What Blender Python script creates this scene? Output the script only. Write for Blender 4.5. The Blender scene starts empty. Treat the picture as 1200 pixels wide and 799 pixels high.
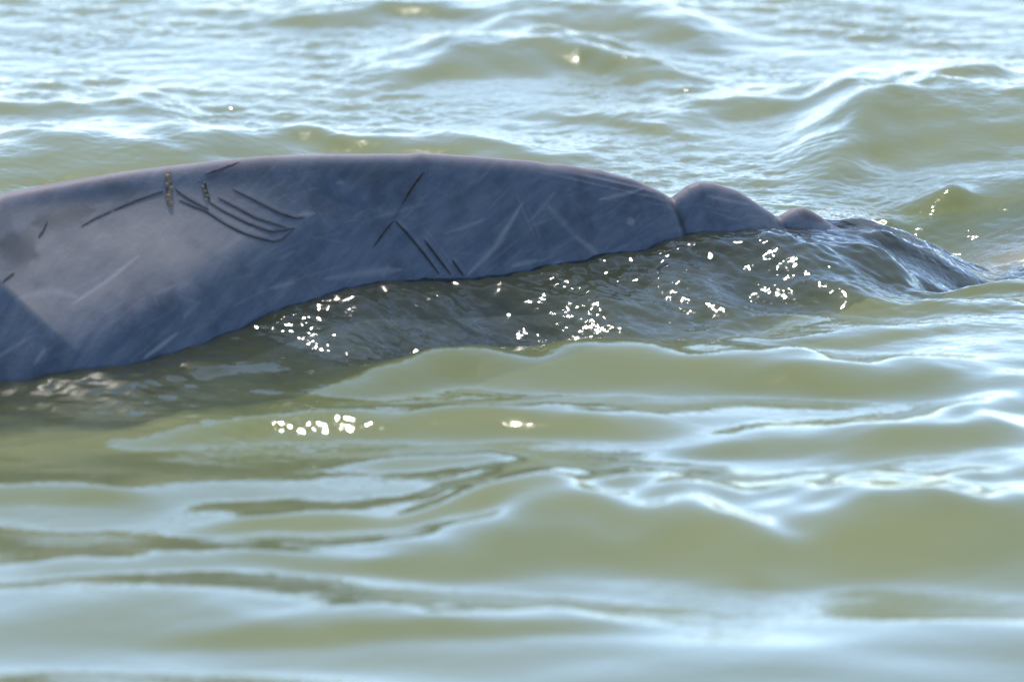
import bpy, bmesh, math, random
import numpy as np
from mathutils import Vector
from mathutils.bvhtree import BVHTree

random.seed(5)
rng = np.random.default_rng(11)
S = bpy.context.scene
COL = S.collection

# ------------------------------------------------------------------ camera
CAM = np.array((0.0, -45.0, 9.1))
PITCH = math.radians(11.65)
TH = 0.0444                                  # tan(half horizontal field of view)
cam_d = bpy.data.cameras.new("camera")
cam = bpy.data.objects.new("camera", cam_d)
COL.objects.link(cam)
cam.location = CAM
cam.rotation_euler = (math.pi / 2 - PITCH, 0, 0)
cam_d.sensor_width = 36.0
cam_d.lens = 18.0 / TH
cam_d.clip_start = 0.1
cam_d.clip_end = 8000
cam_d.dof.use_dof = True
cam_d.dof.focus_distance = 46.6
cam_d.dof.aperture_fstop = 1.8
S.camera = cam

# ------------------------------------------------------------------ light
SUN_EL = math.radians(61)
SUN_AZ = math.radians(-4)                  # from +Y, towards +X positive
W = bpy.data.worlds.new("World")
S.world = W
W.use_nodes = True
wn = W.node_tree
sky = wn.nodes.new("ShaderNodeTexSky")
sky.sky_type = 'NISHITA'
sky.sun_disc = False
sky.sun_elevation = SUN_EL
sky.sun_rotation = SUN_AZ
sky.air_density = 0.75
sky.dust_density = 0.1
sky.ozone_density = 0.8
bg = wn.nodes["Background"]
bg.inputs["Strength"].default_value = 0.15
wn.links.new(sky.outputs[0], bg.inputs["Color"])

sun_d = bpy.data.lights.new("sun", 'SUN')
sun_d.energy = 2.4
sun_d.angle = math.radians(0.53)
sun_d.color = (1.0, 0.95, 0.88)
sun = bpy.data.objects.new("sun", sun_d)
COL.objects.link(sun)
sdir = Vector((math.sin(SUN_AZ) * math.cos(SUN_EL), math.cos(SUN_AZ) * math.cos(SUN_EL), math.sin(SUN_EL)))
sun.rotation_euler = sdir.to_track_quat('Z', 'Y').to_euler()

S.view_settings.view_transform = 'Standard'
S.view_settings.look = 'None'
S.view_settings.gamma = 1.0
S.view_settings.exposure = 1.32

# ------------------------------------------------------------------ helpers
FW = np.array((0, math.cos(PITCH), -math.sin(PITCH)))
UP = np.array((0, math.sin(PITCH), math.cos(PITCH)))
RT = np.array((1.0, 0, 0))

def ray(px, py):
    u = (np.asarray(px, float) - 600) / 600 * TH
    v = (399.5 - np.asarray(py, float)) / 600 * TH
    return FW + u[..., None] * RT + v[..., None] * UP

def at_z(px, py, z=0.0):
    d = ray(px, py)
    t = (z - CAM[2]) / d[..., 2]
    return CAM + d * t[..., None]

def project(P):
    r = P - CAM
    f = r @ FW
    return 600 + (r @ RT) / f / TH * 600, 399.5 - (r @ UP) / f / TH * 600

def sstep(a, b, x):
    t = np.clip((x - a) / (b - a), 0, 1)
    return t * t * (3 - 2 * t)

def smooth(y, n):
    k = np.hanning(n + 2)[1:-1]; k /= k.sum()
    return np.convolve(np.pad(y, n // 2, mode='edge'), k, mode='valid')[:len(y)]

def make_mesh(name, V, F, mat=None, parent=None, smooth_shade=True):
    me = bpy.data.meshes.new(name)
    V = np.asarray(V, np.float32); F = np.asarray(F, np.int32)
    me.vertices.add(len(V)); me.vertices.foreach_set("co", V.ravel())
    n = F.shape[1]
    me.loops.add(F.size); me.loops.foreach_set("vertex_index", F.ravel())
    me.polygons.add(len(F))
    me.polygons.foreach_set("loop_start", np.arange(0, F.size, n, dtype=np.int32))
    me.polygons.foreach_set("loop_total", np.full(len(F), n, np.int32))
    me.polygons.foreach_set("use_smooth", np.full(len(F), smooth_shade, bool))
    me.update(calc_edges=True)
    if mat: me.materials.append(mat)
    o = bpy.data.objects.new(name, me)
    COL.objects.link(o)
    if parent: o.parent = parent
    return o

def grid_faces(nr, nc, wrap=False):
    i = np.arange(nr - 1)[:, None]; j = np.arange(nc if wrap else nc - 1)[None, :]
    a = i * nc + j; b = i * nc + (j + 1) % nc
    return np.stack([a, b, b + nc, a + nc], -1).reshape(-1, 4)

def add_attr(o, name, arr):
    at = o.data.attributes.new(name, 'FLOAT', 'POINT')
    at.data.foreach_set("value", np.asarray(arr, np.float32).ravel())

class Nodes:
    def __init__(self, name):
        self.m = bpy.data.materials.new(name); self.m.use_nodes = True
        self.t = self.m.node_tree; self.t.nodes.clear()
    def new(self, kind, **kw):
        n = self.t.nodes.new(kind)
        ins = kw.pop('ins', {})
        for k, v in kw.items(): setattr(n, k, v)
        for k, v in ins.items():
            if hasattr(v, 'is_linked') or isinstance(v, bpy.types.NodeSocket): self.t.links.new(v, n.inputs[k])
            else: n.inputs[k].default_value = v
        return n
    def math(self, op, a, b=0.5, clamp=False):
        n = self.new("ShaderNodeMath", operation=op, use_clamp=clamp, ins={0: a, 1: b}); return n.outputs[0]
    def mix(self, f, a, b):
        n = self.new("ShaderNodeMix", data_type='RGBA', ins={0: f, 6: a, 7: b}); return n.outputs[2]
    def ramp(self, x, lo, hi):
        n = self.new("ShaderNodeMapRange", ins={0: x, 1: lo, 2: hi, 3: 0.0, 4: 1.0}); n.interpolation_type = 'SMOOTHSTEP'; return n.outputs[0]

# ------------------------------------------------------------------ materials
def skin_material():
    N = Nodes("whale_skin")
    out = N.new("ShaderNodeOutputMaterial")
    b = N.new("ShaderNodeBsdfPrincipled")
    tc = N.new("ShaderNodeTexCoord").outputs["Object"]
    # streaks run obliquely down the flank
    uv = N.new("ShaderNodeAttribute", attribute_name="skin_uv").outputs["Vector"]
    wv = N.new("ShaderNodeTexNoise", ins={"Vector": uv, "Scale": 1.6, "Detail": 2.0}).outputs["Color"]
    uv = N.new("ShaderNodeVectorMath", operation='MULTIPLY_ADD', ins={0: wv, 1: (.06, .10, .06), 2: uv}).outputs[0]
    ro = N.new("ShaderNodeMapping", ins={0: uv, "Rotation": (0, 0, math.radians(33))}).outputs[0]
    mp = N.new("ShaderNodeMapping", ins={0: ro, "Scale": (1.6, 9.0, 1.0)}).outputs[0]
    st = N.new("ShaderNodeTexNoise", ins={"Vector": mp, "Scale": 2.4, "Detail": 7.0, "Roughness": 0.62}).outputs[0]
    ro2 = N.new("ShaderNodeMapping", ins={0: uv, "Rotation": (0, 0, math.radians(14))}).outputs[0]
    mp2 = N.new("ShaderNodeMapping", ins={0: ro2, "Scale": (1.2, 4.0, 1.0)}).outputs[0]
    st2 = N.new("ShaderNodeTexNoise", ins={"Vector": mp2, "Scale": 3.0, "Detail": 5.0, "Roughness": 0.6}).outputs[0]
    blot = N.new("ShaderNodeTexNoise", ins={"Vector": tc, "Scale": 5.0, "Detail": 6.0, "Roughness": 0.6}).outputs[0]
    fine = N.new("ShaderNodeTexNoise", ins={"Vector": tc, "Scale": 60.0, "Detail": 4.0, "Roughness": 0.65}).outputs[0]
    c = N.mix(N.ramp(st, 0.22, 0.78), (0.055, 0.075, 0.106, 1), (0.102, 0.118, 0.144, 1))
    c = N.mix(N.math('MULTIPLY', N.ramp(st2, 0.52, 0.72), 0.4), c, (0.125, 0.125, 0.13, 1))
    c = N.mix(N.math('MULTIPLY', N.ramp(blot, 0.56, 0.3), 0.8), c, (0.043, 0.053, 0.070, 1))
    c = N.mix(N.math('MULTIPLY', N.ramp(fine, 0.55, 0.75), 0.15), c, (0.17, 0.16, 0.16, 1))
    sun_warm = N.new("ShaderNodeAttribute", attribute_name="sun_warm").outputs["Fac"]
    wm = N.math('MULTIPLY', sun_warm, N.math('ADD', N.math('MULTIPLY', st2, 0.9), N.math('MULTIPLY', blot, 0.7)), clamp=True)
    c = N.mix(wm, c, (0.19, 0.172, 0.162, 1))  # sun on the left flank, put into the skin colour
    pale = N.new("ShaderNodeAttribute", attribute_name="pale").outputs["Fac"]
    pn = N.math('MULTIPLY', pale, N.math('ADD', N.math('MULTIPLY', st, 0.9), 0.35), clamp=True)
    c = N.mix(pn, c, (0.27, 0.26, 0.27, 1))
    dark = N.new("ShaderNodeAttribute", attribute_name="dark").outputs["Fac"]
    c = N.mix(N.math('MULTIPLY', dark, 0.8), c, (0.022, 0.022, 0.025, 1))  # scar marks together with painted shade
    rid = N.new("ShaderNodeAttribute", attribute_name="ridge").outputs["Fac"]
    c = N.mix(N.math('MULTIPLY', rid, 0.6), c, (0.25, 0.205, 0.195, 1))  # paler tint stands for the sunlit rim of the ridge
    h = N.math('ADD', N.math('MULTIPLY', st, 0.35), N.math('ADD', N.math('MULTIPLY', fine, 0.25), N.math('MULTIPLY', blot, 0.8)))
    bp = N.new("ShaderNodeBump", ins={"Height": h, "Strength": 0.28, "Distance": 0.02})
    N.t.links.new(c, b.inputs["Base Color"])
    N.t.links.new(bp.outputs[0], b.inputs["Normal"])
    rg = N.math('ADD', N.math('MULTIPLY', blot, 0.35), 0.28)
    N.t.links.new(rg, b.inputs["Roughness"])
    b.inputs["IOR"].default_value = 1.4; b.inputs["Specular IOR Level"].default_value = 0.06
    N.t.links.new(b.outputs[0], out.inputs[0])
    return N.m

def plain(name, col, rough=0.6, var=0.3, scale=120):
    N = Nodes(name)
    out = N.new("ShaderNodeOutputMaterial"); b = N.new("ShaderNodeBsdfPrincipled")
    tc = N.new("ShaderNodeTexCoord").outputs["Object"]
    nz = N.new("ShaderNodeTexNoise", ins={"Vector": tc, "Scale": scale, "Detail": 4.0}).outputs[0]
    lo = tuple(x * (1 - var) for x in col) + (1,); hi = tuple(min(1, x * (1 + var)) for x in col) + (1,)
    N.t.links.new(N.mix(nz, lo, hi), b.inputs["Base Color"])
    b.inputs["Roughness"].default_value = rough
    bp = N.new("ShaderNodeBump", ins={"Height": nz, "Strength": 0.4, "Distance": 0.003})
    N.t.links.new(bp.outputs[0], b.inputs["Normal"])
    N.t.links.new(b.outputs[0], out.inputs[0])
    return N.m

def water_material():
    N = Nodes("turbid_sea_water")
    out = N.new("ShaderNodeOutputMaterial")
    tc = N.new("ShaderNodeTexCoord").outputs["Object"]
    # silt clouds in the water
    mp = N.new("ShaderNodeMapping", ins={0: tc, "Scale": (0.5, 0.9, 0.5)}).outputs[0]
    cl = N.new("ShaderNodeTexNoise", ins={"Vector": mp, "Scale": 0.9, "Detail": 4.0, "Roughness": 0.5}).outputs[0]
    body = N.mix(N.ramp(cl, 0.35, 0.68), (0.110, 0.120, 0.042, 1), (0.130, 0.139, 0.053, 1))
    # light scattered back out of deep silty water does not follow the slope of each ripple
    dif = N.new("ShaderNodeBsdfDiffuse", ins={"Color": body, "Normal": (0.0, 0.0, 1.0)})
    nrm = N.new("ShaderNodeNormal")
    nrm.outputs[0].default_value = (0, 0, 1)
    N.t.links.new(nrm.outputs[0], dif.inputs["Normal"])
    rgh = N.new("ShaderNodeAttribute", attribute_name="capillary").outputs["Fac"]
    rip = N.new("ShaderNodeAttribute", attribute_name="ripple").outputs["Fac"]
    m1 = N.new("ShaderNodeMapping", ins={0: tc, "Scale": (0.7, 1.0, 1.0)}).outputs[0]
    n1 = N.new("ShaderNodeTexNoise", ins={"Vector": m1, "Scale": 26.0, "Detail": 2.0, "Roughness": 0.5, "Distortion": 0.6}).outputs[0]
    bp = N.new("ShaderNodeBump", ins={"Height": n1, "Strength": rip, "Distance": 0.012})
    gl = N.new("ShaderNodeBsdfGlossy", distribution="GGX", ins={"Color": (1, 1, 1, 1), "Roughness": rgh, "Normal": bp.outputs[0]})
    fr = N.new("ShaderNodeFresnel", ins={"IOR": 1.333, "Normal": bp.outputs[0]}).outputs[0]
    clear = N.new("ShaderNodeAttribute", attribute_name="clear").outputs["Fac"]
    dp = N.new("ShaderNodeAttribute", attribute_name="cover").outputs["Fac"]
    tint = N.mix(dp, (1, 1, 1, 1), (0.20, 0.33, 0.345, 1))
    tr = N.new("ShaderNodeBsdfTransparent", ins={"Color": tint})
    m0 = N.new("ShaderNodeMixShader", ins={0: clear, 1: dif.outputs[0], 2: tr.outputs[0]})
    foam = N.new("ShaderNodeAttribute", attribute_name="foam").outputs["Fac"]
    fn = N.new("ShaderNodeTexNoise", ins={"Vector": tc, "Scale": 45.0, "Detail": 5.0, "Roughness": 0.7}).outputs[0]
    ff = N.math('MULTIPLY', foam, N.ramp(fn, 0.48, 0.66), clamp=True)
    fo = N.new("ShaderNodeBsdfDiffuse", ins={"Color": (0.75, 0.77, 0.76, 1)})
    m1s = N.new("ShaderNodeMixShader", ins={0: fr, 1: m0.outputs[0], 2: gl.outputs[0]})
    m2 = N.new("ShaderNodeMixShader", ins={0: ff, 1: m1s.outputs[0], 2: fo.outputs[0]})
    N.t.links.new(m2.outputs[0], out.inputs[0])
    return N.m

M_SKIN = skin_material()
M_WATER = water_material()
M_SCAR = plain("dark_scar_tissue", (0.013, 0.011, 0.012), 0.95)
M_BARN = plain("barnacle_shell", (0.20, 0.145, 0.095), 0.7)

# ------------------------------------------------------------------ whale
# the body axis runs from near-left to far-right; a = distance along it, q = across (+ towards the boat)
AX = math.radians(32)
A = np.array((math.cos(AX), math.sin(AX))); Q = np.array((math.sin(AX), -math.cos(AX)))

wl_px = np.array([(-300, 455), (-100, 442), (0, 437), (60, 433), (110, 428), (160, 424), (200, 416), (240, 402), (280, 384), (310, 368), (350, 352), (400, 339), (450, 331), (500, 326), (550, 324), (600, 322),
    (650, 317), (700, 309), (740, 300), (770, 289), (800, 281), (850, 275), (912, 267), (972, 263), (1010, 266), (1060, 272), (1100, 282), (1160, 298)], float)

ridge_px = np.array([(0, 228), (50, 218), (100, 209), (150, 201), (200, 195), (250, 189), (300, 184), (350, 182), (400, 181),
    (450, 180.5), (475, 181), (490, 179), (520, 181), (550, 183), (600, 187), (625, 189.2), (640, 192.6), (660, 193.6), (680, 197.5), (700, 199.6), (720, 205.5), (740, 210), (752, 216), (765, 221), (780, 228), (787, 232.5),
    (796, 226), (806, 218), (818, 213), (832, 214), (850, 219), (862, 223), (872, 229), (890, 241), (905, 251), (912, 255),
    (918, 251), (928, 245), (940, 243), (948, 246), (958, 252), (972, 262), (985, 268), (1000, 270), (1020, 269), (1040, 273), (1060, 280), (1075, 289),
    (1090, 295), (1110, 303), (1130, 314), (1160, 332)], float)
d = ray(ridge_px[:, 0], ridge_px[:, 1])
# intersect the vertical plane through the axis
t = (-CAM[:2] @ Q) / (d[:, :2] @ Q)
P = CAM + d * t[:, None]
ra = P[:, :2] @ A; rz = P[:, 2]
a0, a1 = ra[0], ra[-1]
ra = np.concatenate([[-8.6, -8.2, -7.4, -6.3, -5.2, -4.2, -3.2, -2.6], ra, [a1 + .25, a1 + .7, a1 + 1.3, a1 + 1.9, a1 + 2.2]])
rz = np.concatenate([[-1.5, -1.05, -.62, -.25, .08, .34, .50, .56], rz, [-.10, -.26, -.42, -.52, -.56]])
NA = 1050
sa = np.concatenate([np.linspace(-8.6, a0 - .3, 180)[:-1], np.linspace(a0 - .3, a1 + .15, NA), np.linspace(a1 + .15, a1 + 2.2, 120)[1:]])
zr = smooth(np.interp(sa, ra, rz), 4)
zr_env = smooth(np.interp(sa, ra, rz), 151)        # without the knuckles
# px x of each station (for tuning slopes along the body)
sx, _ = project(np.c_[sa[:, None] * A, zr])

# slope of the flank (degrees) just under the ridge, mid flank, and low down
bk = np.array([-400, 0, 150, 300, 450, 700, 800, 1000, 1400])
b1 = np.interp(sx, bk, [60, 60, 61, 64, 68, 69, 64, 50, 38])
b2 = np.interp(sx, bk, [45, 45, 46, 57, 69, 71, 66, 46, 36])
b3 = np.interp(sx, bk, [69, 69, 69, 68, 69, 70, 62, 46, 38])
t3 = np.interp(sx, bk, [.62, .60, .46, .22, .28, .3, .3, .3, .3])[:, None]
ND = 170
dd = np.concatenate([np.linspace(0, 0.12, 50)[:-1], np.linspace(0.12, 0.95, 190)[:-1], np.linspace(0.95, 1.75, 44)])
ND = len(dd)
rr = np.interp(sx, [0, 700, 850, 1000], [.034, .036, .030, .028])[:, None]     # rounding of the ridge
k = 1 - np.exp(-(dd[None] / rr) ** 1.4)
beta = k * (b1[:, None] + (b2 - b1)[:, None] * sstep(.05, .30, dd)[None] + (b3 - b2)[:, None] * sstep(0, 1, (dd[None] - t3) / .18))
dm = np.diff(dd)
cum = lambda f: np.concatenate([np.zeros((len(sa), 1)), np.cumsum(.5 * (f[:, 1:] + f[:, :-1]) * dm, 1)], 1)
# overall girth narrows towards the tail and the snout
girth = np.interp(sa, [-8.6, -8.1, -7, -5.5, -3, a0, .2, 1.3, a1, a1 + 1.3, a1 + 2.2], [.02, .45, .95, 1.25, 1.2, 1.08, 1.0, .8, .62, .42, .25])[:, None]
knuck = (zr - zr_env)[:, None] * np.exp(-(dd[None] / .55) ** 2)
beta0 = np.radians(beta)
q0 = cum(np.cos(beta0)) * girth; z0 = zr_env[:, None] + knuck - cum(np.sin(beta0)) * girth
x0_, y0_ = project(np.stack([sa[:, None] * A[0] + q0 * Q[0], sa[:, None] * A[1] + q0 * Q[1], z0], -1).reshape(-1, 3))
under = (y0_ > np.interp(x0_, wl_px[:, 0], wl_px[:, 1])).reshape(z0.shape)
dw = np.where(under.any(1), dd[np.argmax(under, 1)], .9)
dw = smooth(dw, 41)[:, None]                       # distance down the flank at which the water starts
shelf = np.interp(sx, [0, 250, 420], [30, 30, 30])[:, None]
beta = beta + (shelf - beta) * sstep(0, 1, (dd[None] - dw - .05) / .12) * k
beta = np.radians(beta + 44 * sstep(0, 1, (dd[None] - dw - .35) / 1.0))
qh = cum(np.cos(beta)) * girth; dz = cum(np.sin(beta)) * girth
zf = zr_env[:, None] + knuck - dz
sag = sa[:, None] * np.ones_like(zf)
PX, PY = project(np.stack([sag * A[0] + qh * Q[0], sag * A[1] + qh * Q[1], zf], -1).reshape(-1, 3))
PX = PX.reshape(zf.shape); PY = PY.reshape(zf.shape)

def seg_dist(X, Y, p, q):
    vx, vy = q[0] - p[0], q[1] - p[1]; L = vx * vx + vy * vy
    t = np.clip(((X - p[0]) * vx + (Y - p[1]) * vy) / L, 0, 1)
    return np.hypot(X - p[0] - t * vx, Y - p[1] - t * vy), t

def stroke(X, Y, pts, w, taper=True):
    out = np.zeros_like(X); n = len(pts) - 1
    for i in range(n):
        dist, t = seg_dist(X, Y, pts[i], pts[i + 1])
        g = (i + t) / n
        ww = w * (np.sqrt(np.clip(4 * g * (1 - g), .06, 1)) if taper else 1)
        out = np.maximum(out, np.exp(-(dist / ww) ** 2))
    return out

# crease added at far left to throw the flank beyond this line into shade
ln = np.array((75.0, 70.0)); ln /= np.linalg.norm(ln); nl = np.array((-ln[1], ln[0]))
shade_edge = ((PX - 75) * nl[0] + (PY - 400) * nl[1])          # px, + on the lower-left side
shade_edge_m = np.clip(shade_edge + 2, 0, 200) / 300.0
depth = -(0.33 * shade_edge_m) * sstep(300, 360, PY + .0 * PX) * sstep(160, 60, PX) * .9
# furrow behind the big hump and between the knuckles
depth -= .011 * stroke(PX, PY, [(787, 230), (797, 252), (806, 276), (812, 300)], 7, False)
depth -= .008 * stroke(PX, PY, [(911, 255), (916, 264), (922, 275)], 4, False)
# gentle muscle hollows
depth += .012 * np.exp(-((PX - 690) / 60) ** 2 - ((PY - 255) / 60) ** 2) - .012 * np.exp(-((PX - 430) / 60) ** 2 - ((PY - 215) / 26) ** 2)
depth += .010 * np.exp(-((PX - 180) / 130) ** 2 - ((PY - 300) / 40) ** 2) - .012 * np.exp(-((PX - 90) / 70) ** 2 - ((PY - 235) / 22) ** 2)
# fine wrinkles aft of the hump
wr = np.exp(-((PX - 715) / 55) ** 2 - ((PY - 222) / 20) ** 2)
depth += .0016 * wr * np.sin((PY - .22 * (PX - 700)) / 6.5 * 2 * math.pi * .9)
nx = np.sin(beta); nz_ = np.cos(beta)
qh2 = qh + nx * depth; zf2 = zf + nz_ * depth

def ring(qs, zs):
    return np.stack([sag * A[0] + qs * Q[0], sag * A[1] + qs * Q[1], zs], -1)

# far flank (mirrored, plain) and belly
NB = 26
th = np.linspace(0, math.pi, NB + 2)[1:-1]
qe = qh2[:, -1:]; ze = zf2[:, -1:]
bz = np.stack([ze[:, 0]] * NB, 1) - np.sin(th)[None] * .55 * girth
bq = np.cos(th)[None] * qe
front = ring(qh2, zf2)
cs = np.concatenate([np.arange(0, 49, 3), np.arange(49, ND - 1, 9), [ND - 1]])      # the far flank needs fewer rows
back = ring(-qh, zf)[:, cs]; sag = sa[:, None] * np.ones_like(zf)
sag_b = sa[:, None] * np.ones_like(bz)
belly = np.stack([sag_b * A[0] + bq * Q[0], sag_b * A[1] + bq * Q[1], bz], -1)
body = np.concatenate([front, belly, back[:, :0:-1]], 1)
NR, NC = body.shape[:2]
V = body.reshape(-1, 3)
F = grid_faces(NR, NC, wrap=True)
# end caps
V = np.concatenate([V, body[0].mean(0)[None], body[-1].mean(0)[None]])
ic0, ic1 = NR * NC, NR * NC + 1
whale = make_mesh("whale", V, F[:, ::-1], M_SKIN)
bm = bmesh.new(); bm.from_mesh(whale.data); bm.verts.ensure_lookup_table()
for base, c in ((0, ic0), ((NR - 1) * NC, ic1)):
    for j in range(NC):
        try: f = bm.faces.new((bm.verts[base + j], bm.verts[base + (j + 1) % NC], bm.verts[c])); f.smooth = True
        except ValueError: pass
bmesh.ops.recalc_face_normals(bm, faces=bm.faces)
bm.to_mesh(whale.data); bm.free()
whale["label"] = "grey whale's scarred arched back with knuckled tail ridge breaking the green water"
whale["category"] = "whale"

# colour marks: scars and scratches, plus painted sun and shade
pale = np.zeros((NR, NC)); dark = np.zeros((NR, NC)); ridge = np.zeros((NR, NC))
X, Y = PX, PY
pl = np.zeros_like(X)
for pts, w, s in [
    ([(85, 356), (125, 330), (162, 301)], 2.2, .75), ([(168, 420), (190, 404), (208, 390)], 2.6, .7),
    ([(548, 322), (580, 290), (612, 238)], 3.2, .5), ([(552, 318), (592, 280)], 3, .35), ([(520, 274), (545, 266), (568, 257)], 2.0, .35),
    ([(673, 278), (690, 290), (706, 306)], 3.5, .4), ([(645, 312), (662, 309)], 4, .8), ([(600, 312), (630, 305)], 3, .4),
    ([(700, 235), (730, 228), (752, 222)], 2.5, .5), ([(735, 262), (742, 258)], 5, .5), ([(380, 327), (440, 318), (470, 316)], 5, .35),
    ([(315, 338), (345, 331)], 3, .4), ([(20, 350), (60, 340), (90, 348)], 5, .45), ([(440, 255), (500, 238)], 3, .2), ([(830, 230), (880, 240)], 2.5, .4),
    ([(325, 305), (345, 294)], 2, .3), ([(0, 410), (40, 390)], 2.5, .35), ([(45, 420), (55, 405)], 2.5, .35), ([(250, 300), (300, 265)], 4, .25),
    ([(640, 240), (670, 275)], 4, .2), ([(620, 260), (650, 225)], 3, .25), ([(395, 214), (405, 213)], 3, .4), ([(448, 325), (455, 312)], 3, .4),
    ([(15, 268), (30, 262)], 9, .45), ([(215, 372), (235, 352)], 3, .3), ([(180, 345), (205, 335)], 2.5, .3), ([(350, 252), (370, 250)], 3, .4)]:
    pl = np.maximum(pl, s * stroke(X, Y, pts, w))
SCARS = [([(498, 201), (486, 216), (471, 240)], 2.60),
    ([(461, 259), (450, 273), (437, 290)], 2.47),
    ([(463, 259), (480, 277), (498, 299), (515, 322)], 2.47),
    ([(497, 281), (510, 298), (528, 322)], 2.47),
    ([(530, 305), (543, 323)], 2.34),
    ([(208, 234), (225, 242), (240, 247), (262, 262), (285, 274), (320, 284), (331, 281), (346, 267)], 2.08),
    ([(243, 236), (262, 248), (290, 262), (318, 272), (335, 270), (346, 267)], 1.82),
    ([(255, 232), (278, 244), (300, 256), (338, 268)], 1.56),
    ([(272, 222), (300, 236), (325, 249), (345, 256), (358, 255)], 1.95),
    ([(205, 222), (218, 232), (232, 240), (245, 246)], 1.56),
    ([(192, 224), (160, 235), (132, 247)], 1.82),
    ([(132, 247), (112, 256), (95, 266)], 1.17),
    ([(281, 190), (262, 197), (240, 205)], 1.69),
    ([(240, 212), (242, 224), (246, 236)], 2.47),
    ([(56, 259), (51, 270), (45, 279)], 1.56),
    ([(3, 331), (10, 325), (17, 320)], 1.56)]
for pts, w in SCARS:
    pl = np.maximum(pl, .22 * stroke(X, Y, [(x + 1.5, y - 2.5) for x, y in pts], 3.0))
for i in range(330):                               # hair-thin old scratches
    cx, cy = rng.uniform(0, 900), rng.uniform(195, 420)
    an = math.radians(rng.choice([-38, -20, 12, 60], p=[.5, .3, .12, .08]) + rng.normal(0, 7)); L = rng.uniform(12, 60)
    m = (np.abs(X - cx) < L + 8) & (np.abs(Y - cy) < L + 8)
    if m.any():
        v = rng.uniform(.04, .18) * stroke(X[m], Y[m], [(cx - L * math.cos(an) / 2, cy - L * math.sin(an) / 2), (cx + L * math.cos(an) / 2, cy + L * math.sin(an) / 2)], 1.5)
        pl[m] = np.maximum(pl[m], v)
# sunlit patch put into the colour of the left flank, edged by the crease
sun_patch = sstep(-5, 3, -shade_edge) * np.exp(-(np.clip((Y - (345 - .36 * (X - 60))), 0, 999) / 45) ** 2) * np.exp(-(np.clip(255 - .10 * X - Y, 0, 99) / 16) ** 2) * sstep(400, 200, X)
pale[:, :ND] = pl
sun_warm = np.zeros((NR, NC)); sun_warm[:, :ND] = sun_patch * (X > -300)
dk = np.zeros_like(X)
for pts, w in SCARS: dk = np.maximum(dk, .65 * stroke(X, Y, pts, 3.0))
for pts, w, s in [([(110, 255), (150, 238), (195, 226)], 3, .5), ([(198, 200), (197, 240)], 4, .8), ([(475, 234), (466, 250), (456, 266)], 1.8, .45), ([(239, 212), (243, 236)], 4, .7), ([(935, 246), (965, 258)], 8, .7), ([(785, 230), (797, 252), (806, 276)], 3.5, .8), ([(911, 255), (916, 265)], 3, .5),  # scar marks, darker last knuckle, and shade painted into the furrows
                  ([(0, 285), (40, 300)], 24, .6), ([(40, 262), (110, 246)], 15, .5), ([(400, 205), (470, 203)], 14, .3), ([(230, 215), (270, 200)], 3, .4)]:  # wide strokes at upper left paint in the flank's shade
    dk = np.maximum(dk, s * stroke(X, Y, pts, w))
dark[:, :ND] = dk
rg = np.exp(-(dd / .05) ** 2)[None] * np.ones_like(X)  # sunlit rim painted along the ridge
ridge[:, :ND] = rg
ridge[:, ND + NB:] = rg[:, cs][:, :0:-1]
z2 = np.zeros(2)
suv = np.zeros((NR, NC, 3))
suv[:, :ND, 0] = sa[:, None]; suv[:, :ND, 1] = dd[None]
suv[:, ND:ND + NB, 0] = sa[:, None]; suv[:, ND:ND + NB, 1] = 2.0 + th[None]
suv[:, ND + NB:, 0] = sa[:, None]; suv[:, ND + NB:, 1] = -dd[cs][None, :0:-1]
at = whale.data.attributes.new("skin_uv", 'FLOAT_VECTOR', 'POINT')
at.data.foreach_set("vector", np.concatenate([suv.reshape(-1, 3), np.zeros((2, 3))]).astype(np.float32).ravel())
add_attr(whale, "sun_warm", np.concatenate([sun_warm.ravel(), np.zeros(2)]))
add_attr(whale, "pale", np.concatenate([pale.ravel(), z2]))
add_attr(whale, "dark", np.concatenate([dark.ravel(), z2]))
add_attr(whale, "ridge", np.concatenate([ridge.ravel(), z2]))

# flukes under the water at the tail end: two tapered blades, part of the whale
def fluke(side):
    base = np.array([*(A * (a1 + 1.9)), -.62])
    bmf = bmesh.new(); rows = []
    for i in range(9):
        f = i / 8; chord = .75 * (1 - f) ** .7 + .06; out = 1.25 * f; sweep = .45 * f ** 1.6
        row = []
        for j in range(10):
            an = 2 * math.pi * j / 10
            c = math.cos(an) * chord / 2 + sweep + .1; h = math.sin(an) * .06 * (1 - .8 * f)
            p = np.array([*(A * c + Q * side * out), h]) + base
            row.append(bmf.verts.new(p))
        rows.append(row)
    for r0, r1 in zip(rows, rows[1:]):
        for j in range(10): bmf.faces.new((r0[j], r0[(j + 1) % 10], r1[(j + 1) % 10], r1[j]))
    bmf.faces.new(rows[0]); bmf.faces.new(rows[-1][::-1])
    bmesh.ops.recalc_face_normals(bmf, faces=bmf.faces)
    me = bpy.data.meshes.new("fluke"); bmf.to_mesh(me); bmf.free()
    for p in me.polygons: p.use_smooth = True
    me.materials.append(M_SKIN)
    o = bpy.data.objects.new("fluke", me); COL.objects.link(o); o.parent = whale
fluke(1); fluke(-1)

# scars and barnacles sit on the skin
bvh = BVHTree.FromPolygons([tuple(v) for v in front.reshape(-1, 3)], grid_faces(NR, ND).tolist())
def on_skin(px, py):
    dr = ray(np.array([px]), np.array([py]))[0]
    loc, n, i, dist = bvh.ray_cast(Vector(CAM), Vector(dr).normalized())
    if loc is None: return None, None
    if n.dot(Vector(dr)) > 0: n = -n
    return loc, n

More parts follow.
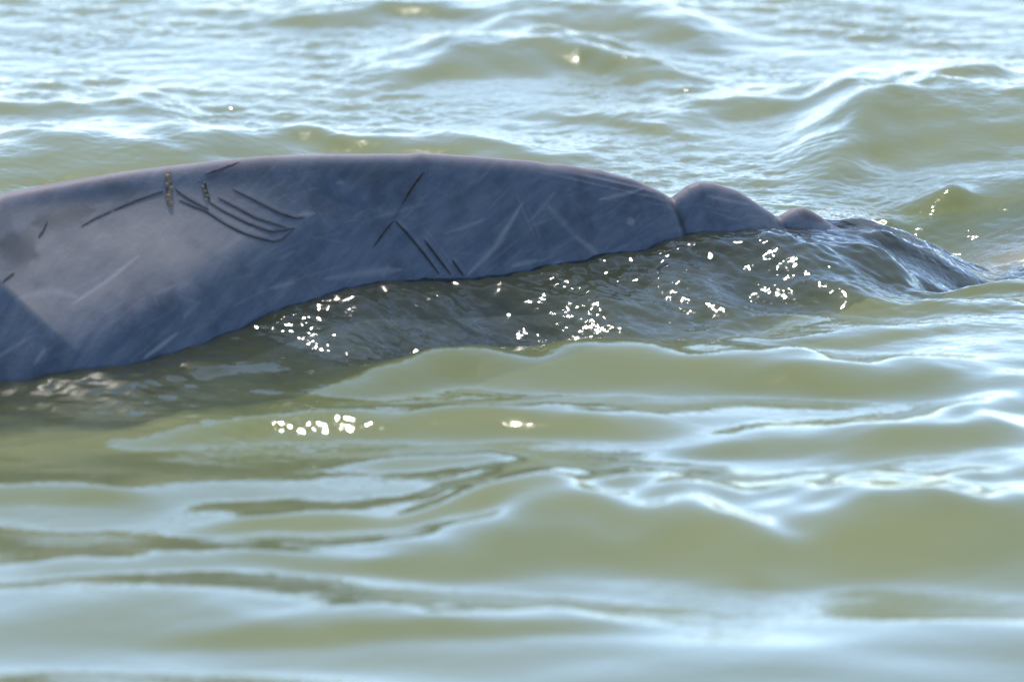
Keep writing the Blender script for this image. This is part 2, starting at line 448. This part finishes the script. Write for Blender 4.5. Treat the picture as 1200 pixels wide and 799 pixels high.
def scar(pts, w, label=None):
    pts = np.array(pts, float)
    u = np.linspace(0, len(pts) - 1, 26)
    xs = np.interp(u, range(len(pts)), pts[:, 0]); ys = np.interp(u, range(len(pts)), pts[:, 1])
    if len(pts) > 2: xs = smooth(xs, 5); ys = smooth(ys, 5)
    hits = [on_skin(x, y) for x, y in zip(xs, ys)]
    hits = [h for h in hits if h[0] is not None]
    if len(hits) < 3: return
    vs = []; n = len(hits); ph = random.uniform(0, 6)
    for i, (p, nn) in enumerate(hits):
        tg = (hits[min(i + 1, n - 1)][0] - hits[max(i - 1, 0)][0]).normalized()
        sd = tg.cross(nn).normalized(); f = i / (n - 1)
        ww = w * max(.10, (4 * f * (1 - f)) ** .6) * (.8 + .35 * math.sin(i * .9 + ph) * math.sin(i * .37 + 2 * ph)) * random.uniform(.8, 1.2)
        jit = sd * random.uniform(-.0012, .0012)
        vs += [p - sd * ww - nn * .0025 + jit, p - sd * ww * .5 + nn * .0020 + jit, p + sd * ww * .5 + nn * .0020 + jit, p + sd * ww - nn * .0025 + jit]
    o = make_mesh("scar", [tuple(v) for v in vs], grid_faces(n, 4), M_SCAR, whale)
    if label: o["label"] = label
    return o

PXM = .0033
for pts, w in SCARS: scar(pts, w * .78 * PXM)

def barnacle_mesh():
    b = bmesh.new(); rows = []
    for r, h in ((1, -.25), (.95, .15), (.7, .6), (.42, .78), (.30, .62), (.05, .3)):
        rows.append([b.verts.new((r * math.cos(a) * (1 + .09 * math.cos(3 * a)), r * math.sin(a) * (1 + .09 * math.sin(2 * a)), h)) for a in np.linspace(0, 2 * math.pi, 11)[:-1]])
    for r0, r1 in zip(rows, rows[1:]):
        for j in range(10): b.faces.new((r0[j], r0[(j + 1) % 10], r1[(j + 1) % 10], r1[j]))
    b.faces.new(rows[-1])
    me = bpy.data.meshes.new("barnacle"); b.to_mesh(me); b.free()
    me.materials.append(M_BARN)
    return me
BM = barnacle_mesh()
for i in range(9):
    x, y = 198 + random.uniform(-2.2, 2.2), 203 + i * 4.6
    p, n = on_skin(x, y)
    if p is None: continue
    o = bpy.data.objects.new("barnacle", BM); COL.objects.link(o); o.parent = whale
    o.location = p; o.rotation_mode = 'QUATERNION'; o.rotation_quaternion = n.to_track_quat('Z', 'Y')
    r = random.uniform(.009, .013); o.scale = (r, r, r * 1.1)
for i in range(5):
    p, n = on_skin(239 + random.uniform(-2, 2) + i * .8, 214 + i * 5.2)
    if p is None: continue
    o = bpy.data.objects.new("barnacle", BM); COL.objects.link(o); o.parent = whale
    o.location = p; o.rotation_mode = 'QUATERNION'; o.rotation_quaternion = n.to_track_quat('Z', 'Y')
    r = random.uniform(.005, .007); o.scale = (r, r, r)

# ------------------------------------------------------------------ water
def spaced(lo, hi, step): return np.linspace(lo, hi, int(round((hi - lo) / step)) + 1)
def outward(start, end, step, growth):
    v = [start]; s = step
    sgn = 1 if end > start else -1
    while (end - v[-1]) * sgn > 0: s *= growth; v.append(v[-1] + sgn * s)
    return np.array(v[1:])
gx = np.concatenate([outward(-3.4, -3000, .011, 1.07)[::-1], spaced(-3.4, 3.4, .011), outward(3.4, 3000, .011, 1.07)])
gy = np.concatenate([outward(-6.4, -300, .013, 1.09)[::-1], spaced(-6.4, 3.0, .013), spaced(3.0, 10.0, .02)[1:], outward(10.0, 4000, .02, 1.06)])
GX, GY = np.meshgrid(gx, gy)
shape = GX.shape

def wave_sum(n, l0, l1, slope, mean_dir, spread, seed, sharp=0.0):
    r = np.random.default_rng(seed); H = np.zeros(shape)
    for i in range(n):
        lam = math.exp(r.uniform(math.log(l0), math.log(l1)))
        an = math.radians(mean_dir) + r.normal(0, math.radians(spread)); kk = 2 * math.pi / lam
        a = slope / math.sqrt(n / 2) / kk
        ph = kk * (GX * math.sin(an) + GY * math.cos(an)) + r.uniform(0, 6.283)
        H += a * np.sin(ph + .55 * np.sin(ph * .37 + i)) 
    return H

def blob(lx, ly, seed, n=9):
    r = np.random.default_rng(seed); H = np.zeros(shape)
    for i in range(n):
        an = r.uniform(0, 6.283)
        H += np.sin((GX / lx * math.cos(an) + GY / ly * math.sin(an)) * 2 * math.pi * r.uniform(.5, 1.5) + r.uniform(0, 6.283))
    return H / math.sqrt(n / 2)

far = np.hypot(GX, GY + 6)
sp = np.maximum(np.gradient(gx)[None, :], np.gradient(gy)[:, None])     # the coarse outskirts carry only long waves
SEED = 8
swell = wave_sum(14, 1.1, 3.2, .038, 6, 22, SEED) * sstep(.9, .35, sp)
chop = wave_sum(26, .35, 1.1, .042, 4, 32, 2) * sstep(.22, .09, sp)
rip1 = wave_sum(40, .10, .34, .115, 8, 42, 3) * sstep(.07, .035, sp)
rip2 = wave_sum(44, .042, .10, .11, 10, 50, 4) * sstep(.045, .024, sp)
pat = sstep(-.9, 1.2, blob(1.6, 2.2, 7)); pat2 = sstep(-1.0, 1.2, blob(.9, 1.4, 8))
ripple_amt = .10 + .90 * sstep(-1.6, 1.4, GY - .3 * GX + .6)       # calmer in the near water
near_w = sstep(-1.0, -3.0, GY)
H = swell * (1 + .45 * near_w - .7 * sstep(0, 3, GY)) + chop * (.85 - .5 * near_w - .62 * sstep(0, 3, GY)) 
Hrip = rip1 * ripple_amt * (.35 + .65 * pat) * (1 - .15 * sstep(1, 4, GY)) + rip2 * ripple_amt * (.25 + .75 * pat2) * (1 + .1 * sstep(1, 4, GY))

# single waves that stand out in the picture: crest line, face depth on the picture, height
wob = blob(.8, .9, 31) * .6 + blob(.35, .45, 32) * .3
face = np.zeros(shape)
def wave(crest, face_px, h, back=1.8, seed=0, zb=0.0, steep=5.0):
    c = np.array(crest, float)
    Pw = at_z(c[:, 0], c[:, 1], zb + h * .8)
    o = np.argsort(Pw[:, 0]); Pw = Pw[o]
    xm = Pw[:, 0].mean(); ym = Pw[:, 1].mean(); D = math.hypot(ym - CAM[1], CAM[2])
    th = math.atan2(CAM[2], ym - CAM[1]); m = face_px * D * TH / 600
    lf = max(.12, (m - h * math.cos(th)) / math.sin(th)) if m > h * 1.05 else h * 2.6
    lf = min(max(lf, h * steep), h * 8)
    x0, x1 = Pw[0, 0], Pw[-1, 0]
    sl = np.polyfit(Pw[:, 0], Pw[:, 1], 1)[0] if len(Pw) > 2 else (Pw[-1, 1] - Pw[0, 1]) / max(x1 - x0, .01)
    sl = max(-.6, min(.6, sl))
    xs = np.clip(GX, x0, x1)
    yc = np.interp(xs, Pw[:, 0], Pw[:, 1]) + (GX - xs) * sl
    v = yc - GY + (.05 * np.sin(GX * 4.1 + seed) + .06 * wob * sstep(-2.5, 1.5, GY) + .03 * wob) * min(1, lf / .3)
    ed = max(.25, .3 * (x1 - x0))
    win = sstep(x0 - ed, x0 + ed * .6, GX) * sstep(x1 + ed, x1 - ed * .6, GX)
    f = np.where(v > 0, .5 * (1 + np.cos(np.pi * np.clip(v / lf, 0, 1))), .5 * (1 + np.cos(np.pi * np.clip(-v / (back * lf), 0, 1))))
    global H, face
    H = H + h * f * win * (1 + .18 * wob)
    face = np.maximum(face, win * np.exp(-((v / lf - .5) / .45) ** 2))

# foreground
wave([(430, 425), (560, 412), (700, 420), (820, 418), (1000, 424), (1090, 428)], 50, .085)
wave([(230, 492), (320, 482), (450, 478), (600, 482), (720, 486)], 36, .07, steep=4.0)
wave([(440, 538), (520, 534), (590, 538)], 24, .03)
wave([(560, 596), (660, 592), (780, 600), (880, 608), (990, 594), (1090, 588), (1240, 586)], 85, .13, back=2.0, steep=5.6)
wave([(240, 606), (340, 600), (480, 598), (580, 596)], 28, .04)
wave([(-60, 570), (40, 566), (130, 576)], 24, .03)
wave([(1000, 508), (1080, 503), (1180, 500)], 40, .06)
wave([(60, 655), (260, 645), (520, 650)], 60, .035, back=2.6)
wave([(260, 735), (480, 725), (700, 728)], 50, .03, back=2.6)
wave([(820, 520), (900, 514), (960, 512)], 30, .03)
wave([(1120, 480), (1180, 466), (1260, 455)], 36, .05)
# background
wave([(975, 138), (1015, 122), (1070, 116), (1140, 117), (1250, 114)], 100, 0.172, back=1.6, steep=4.8)
wave([(780, 128), (850, 116), (930, 114), (1000, 120)], 36, 0.052, steep=4.5)
wave([(460, 66), (520, 55), (600, 51), (680, 54), (760, 72)], 44, 0.082, steep=4.8)
wave([(330, 14), (430, 5), (520, 4), (590, 10)], 36, 0.044, steep=6.5)
wave([(590, 22), (680, 8), (740, 10), (820, 30)], 40, 0.067, steep=4.5)
wave([(-40, 178), (60, 167), (130, 164), (240, 172)], 60, 0.090, steep=4.8)
wave([(230, 170), (350, 160), (500, 160), (640, 176)], 34, 0.059, steep=4.5)
wave([(-20, 122), (80, 116), (190, 126)], 34, 0.052, steep=4.5)
wave([(1060, 240), (1130, 222), (1260, 212)], 72, 0.061, steep=5.6)
wave([(640, 130), (720, 140), (800, 150)], 26, 0.030, steep=4.5)

gl = at_z(np.array([335.]), np.array([494.]), .04)[0]
H += Hrip * (1 - .72 * face) + (rip2 * 1.0 + rip1 * .35) * np.exp(-((GX - gl[0]) / .34) ** 2 - ((GY - gl[1]) / .5) ** 2)
# water heaped along the whale's near flank
a_w, q_w, z_w = [], [], []
for x, y in wl_px:
    # nearest flank vertex to that spot in the picture
    i, j = np.unravel_index(np.argmin((PX - x) ** 2 + (PY - y) ** 2 + 1e4 * (dd[None] > 1.2)), PX.shape)
    a_w.append(sa[i]); q_w.append(qh2[i, j]); z_w.append(zf2[i, j])
o = np.argsort(a_w); a_w = np.array(a_w)[o]; q_w = np.array(q_w)[o]; z_w = np.array(z_w)[o]
ar = np.linspace(a_w[0], a_w[-1], 600)
q_w = smooth(np.interp(ar, a_w, q_w), 41); z_w = smooth(np.interp(ar, a_w, z_w), 41); a_w = ar
z_w = z_w + .005 * np.sin(ar * 7 + 1) + .003 * np.sin(ar * 17 + 3 * np.sin(ar * 2)) + .002 * np.sin(ar * 37 + 4 * np.sin(ar * 3))
print("waterline", np.round(np.c_[a_w, q_w, z_w][::60], 3).tolist())
GA = GX * A[0] + GY * A[1]; GQ = GX * Q[0] + GY * Q[1]
inside = sstep(-3.6, -2.4, GA) * sstep(a1 + .75, a1 - .1, GA)
qw = np.interp(GA, a_w, q_w); zw = np.interp(GA, a_w, z_w)
run = np.interp(GA, [-2.3, -1.65, -1.35, -.1, .8, 1.6, 2.2], [1.0, .72, .47, .56, .84, .70, .42]) * (1 + .18 * np.sin(GA * 5.3 + 1) + .10 * np.sin(GA * 11 + 2))
e = np.clip((GQ - qw) / run, 0, 1)
wf = .5 * (1 + np.cos(np.pi * e))
wb = sstep(-1.1, -.15, GQ)
Wt = wf * wb * inside
small = rip1 * 1.25 + rip2 * 2.1 * (.35 + .65 * sstep(-1.75, -1.2, GA)) * (1 + .35 * np.exp(-((GA + .95) / .45) ** 2)) + chop * .35
bandm = np.exp(-(np.clip(GQ - qw, 0, 9) / .6) ** 2) * sstep(-.9, 0, GQ) * inside
H = H - .035 * np.exp(-((GQ - qw - run) / .24) ** 2) * sstep(-1.7, -1.1, GA) * sstep(a1 - .2, a1 - 1.2, GA)
H = H * (1 - Wt) + (zw + small * (.45 + .55 * sstep(0.0, .10, GQ - qw))) * Wt + (rip1 * .7 + rip2 * 1.3) * bandm * (.15 + .85 * sstep(-1.7, -1.15, GA)) * (1 - Wt)
# how much water lies over the whale
from_tab = np.full(shape, 9.0)
near = (GA > sa[0]) & (GA < sa[-1]) & (np.abs(GQ) < 1.4)
ii = np.clip(np.searchsorted(sa, GA[near]), 1, len(sa) - 1)
aq = np.abs(GQ[near]); jj = np.array([0])
# horizontal reach of the flank per station, sampled on a common q table
qt = np.linspace(0, 1.4, 200)
ztab = np.stack([np.interp(qt, qh2[i], zf2[i], right=-2.0) for i in range(len(sa))])
zt = ztab[ii, np.clip((aq / 1.4 * 199).astype(int), 0, 199)]
# wash over the sunken tail: lumpy, with little steep crests
tail = sstep(1.15, 1.5, GA) * sstep(2.9, 2.2, GA) * np.exp(-((GQ - .12) / .42) ** 2)
lump = wave_sum(22, .14, .5, .22, 20, 45, 21)
top = np.full(shape, -9.0); top[near] = zt
aK = np.interp(968, ridge_px[:, 0], ra[8:-5])
over = sstep(aK, aK + .16, GA) * sstep(a1 + .2, a1 - .4, GA) * sstep(-.5, -.1, GQ) * sstep(.75, .3, GQ)
H = H + over * (np.maximum(top + .035, np.minimum(H, top + .10)) - H) + tail * lump * .6
for cr, fp, h, st_ in [([(640, 352), (760, 336), (900, 322), (1030, 318)], 18, .045, 2.6), ([(760, 382), (900, 358), (1040, 348), (1230, 352)], 24, .055, 2.8),
                       ([(860, 302), (960, 296), (1080, 302)], 12, .028, 2.6), ([(1020, 318), (1120, 312), (1230, 316)], 14, .04, 2.6),
                       ([(820, 404), (940, 390), (1080, 384)], 20, .035, 3.2), ([(180, 452), (280, 436), (380, 424)], 22, .035, 3.2), ([(1080, 330), (1160, 326), (1240, 328)], 12, .03, 2.6)]:
    wave(cr, fp, h * .6, back=1.5, steep=st_)
H += lump * .22 * np.exp(-((GQ - .75) / .55) ** 2) * sstep(.2, 1.0, GA) * sstep(3.6, 2.6, GA)
# small splashes right of the tail
foam = np.zeros(shape)
for x, y, r, h, fo in [(1040, 243, .06, .05, 0), (1115, 228, .09, .06, 0), (1085, 234, .10, .025, 0), (985, 244, .14, .015, .8), (1010, 240, .08, .02, .7)]:
    Pp = at_z(np.array([x]), np.array([y]), .03)[0]
    g = np.exp(-((GX - Pp[0]) / r) ** 2 - ((GY - Pp[1]) / (r * 1.3)) ** 2)
    H += h * .75 * g * (1 + 9 * lump); foam = np.maximum(foam, fo * g)

from_tab[near] = H[near] - zt
clear = np.exp(-np.clip(from_tab, 0, 9) / 1.0) * .95

Vw = np.stack([GX, GY, H], -1).reshape(-1, 3)
water = make_mesh("water", Vw, grid_faces(*shape), M_WATER)
water["kind"] = "structure"
add_attr(water, "clear", clear)
add_attr(water, "cover", 1 - np.exp(-np.clip(from_tab, 0, 9) / .18))
add_attr(water, "capillary", .045 + .10 * sstep(.5, 3.5, GY - .3 * GX))
add_attr(water, "foam", foam)
add_attr(water, "ripple", (.07 + .5 * ripple_amt * (.4 + .6 * pat) * (1 - .7 * face) + .22 * bandm * sstep(-1.8, -1.2, GA) + .1 * np.exp(-((GX - gl[0]) / .5) ** 2 - ((GY - gl[1]) / .5) ** 2)) * sstep(40, 10, far) + .3 * sstep(10, 40, far))
print("water verts", len(Vw), "whale verts", len(V))
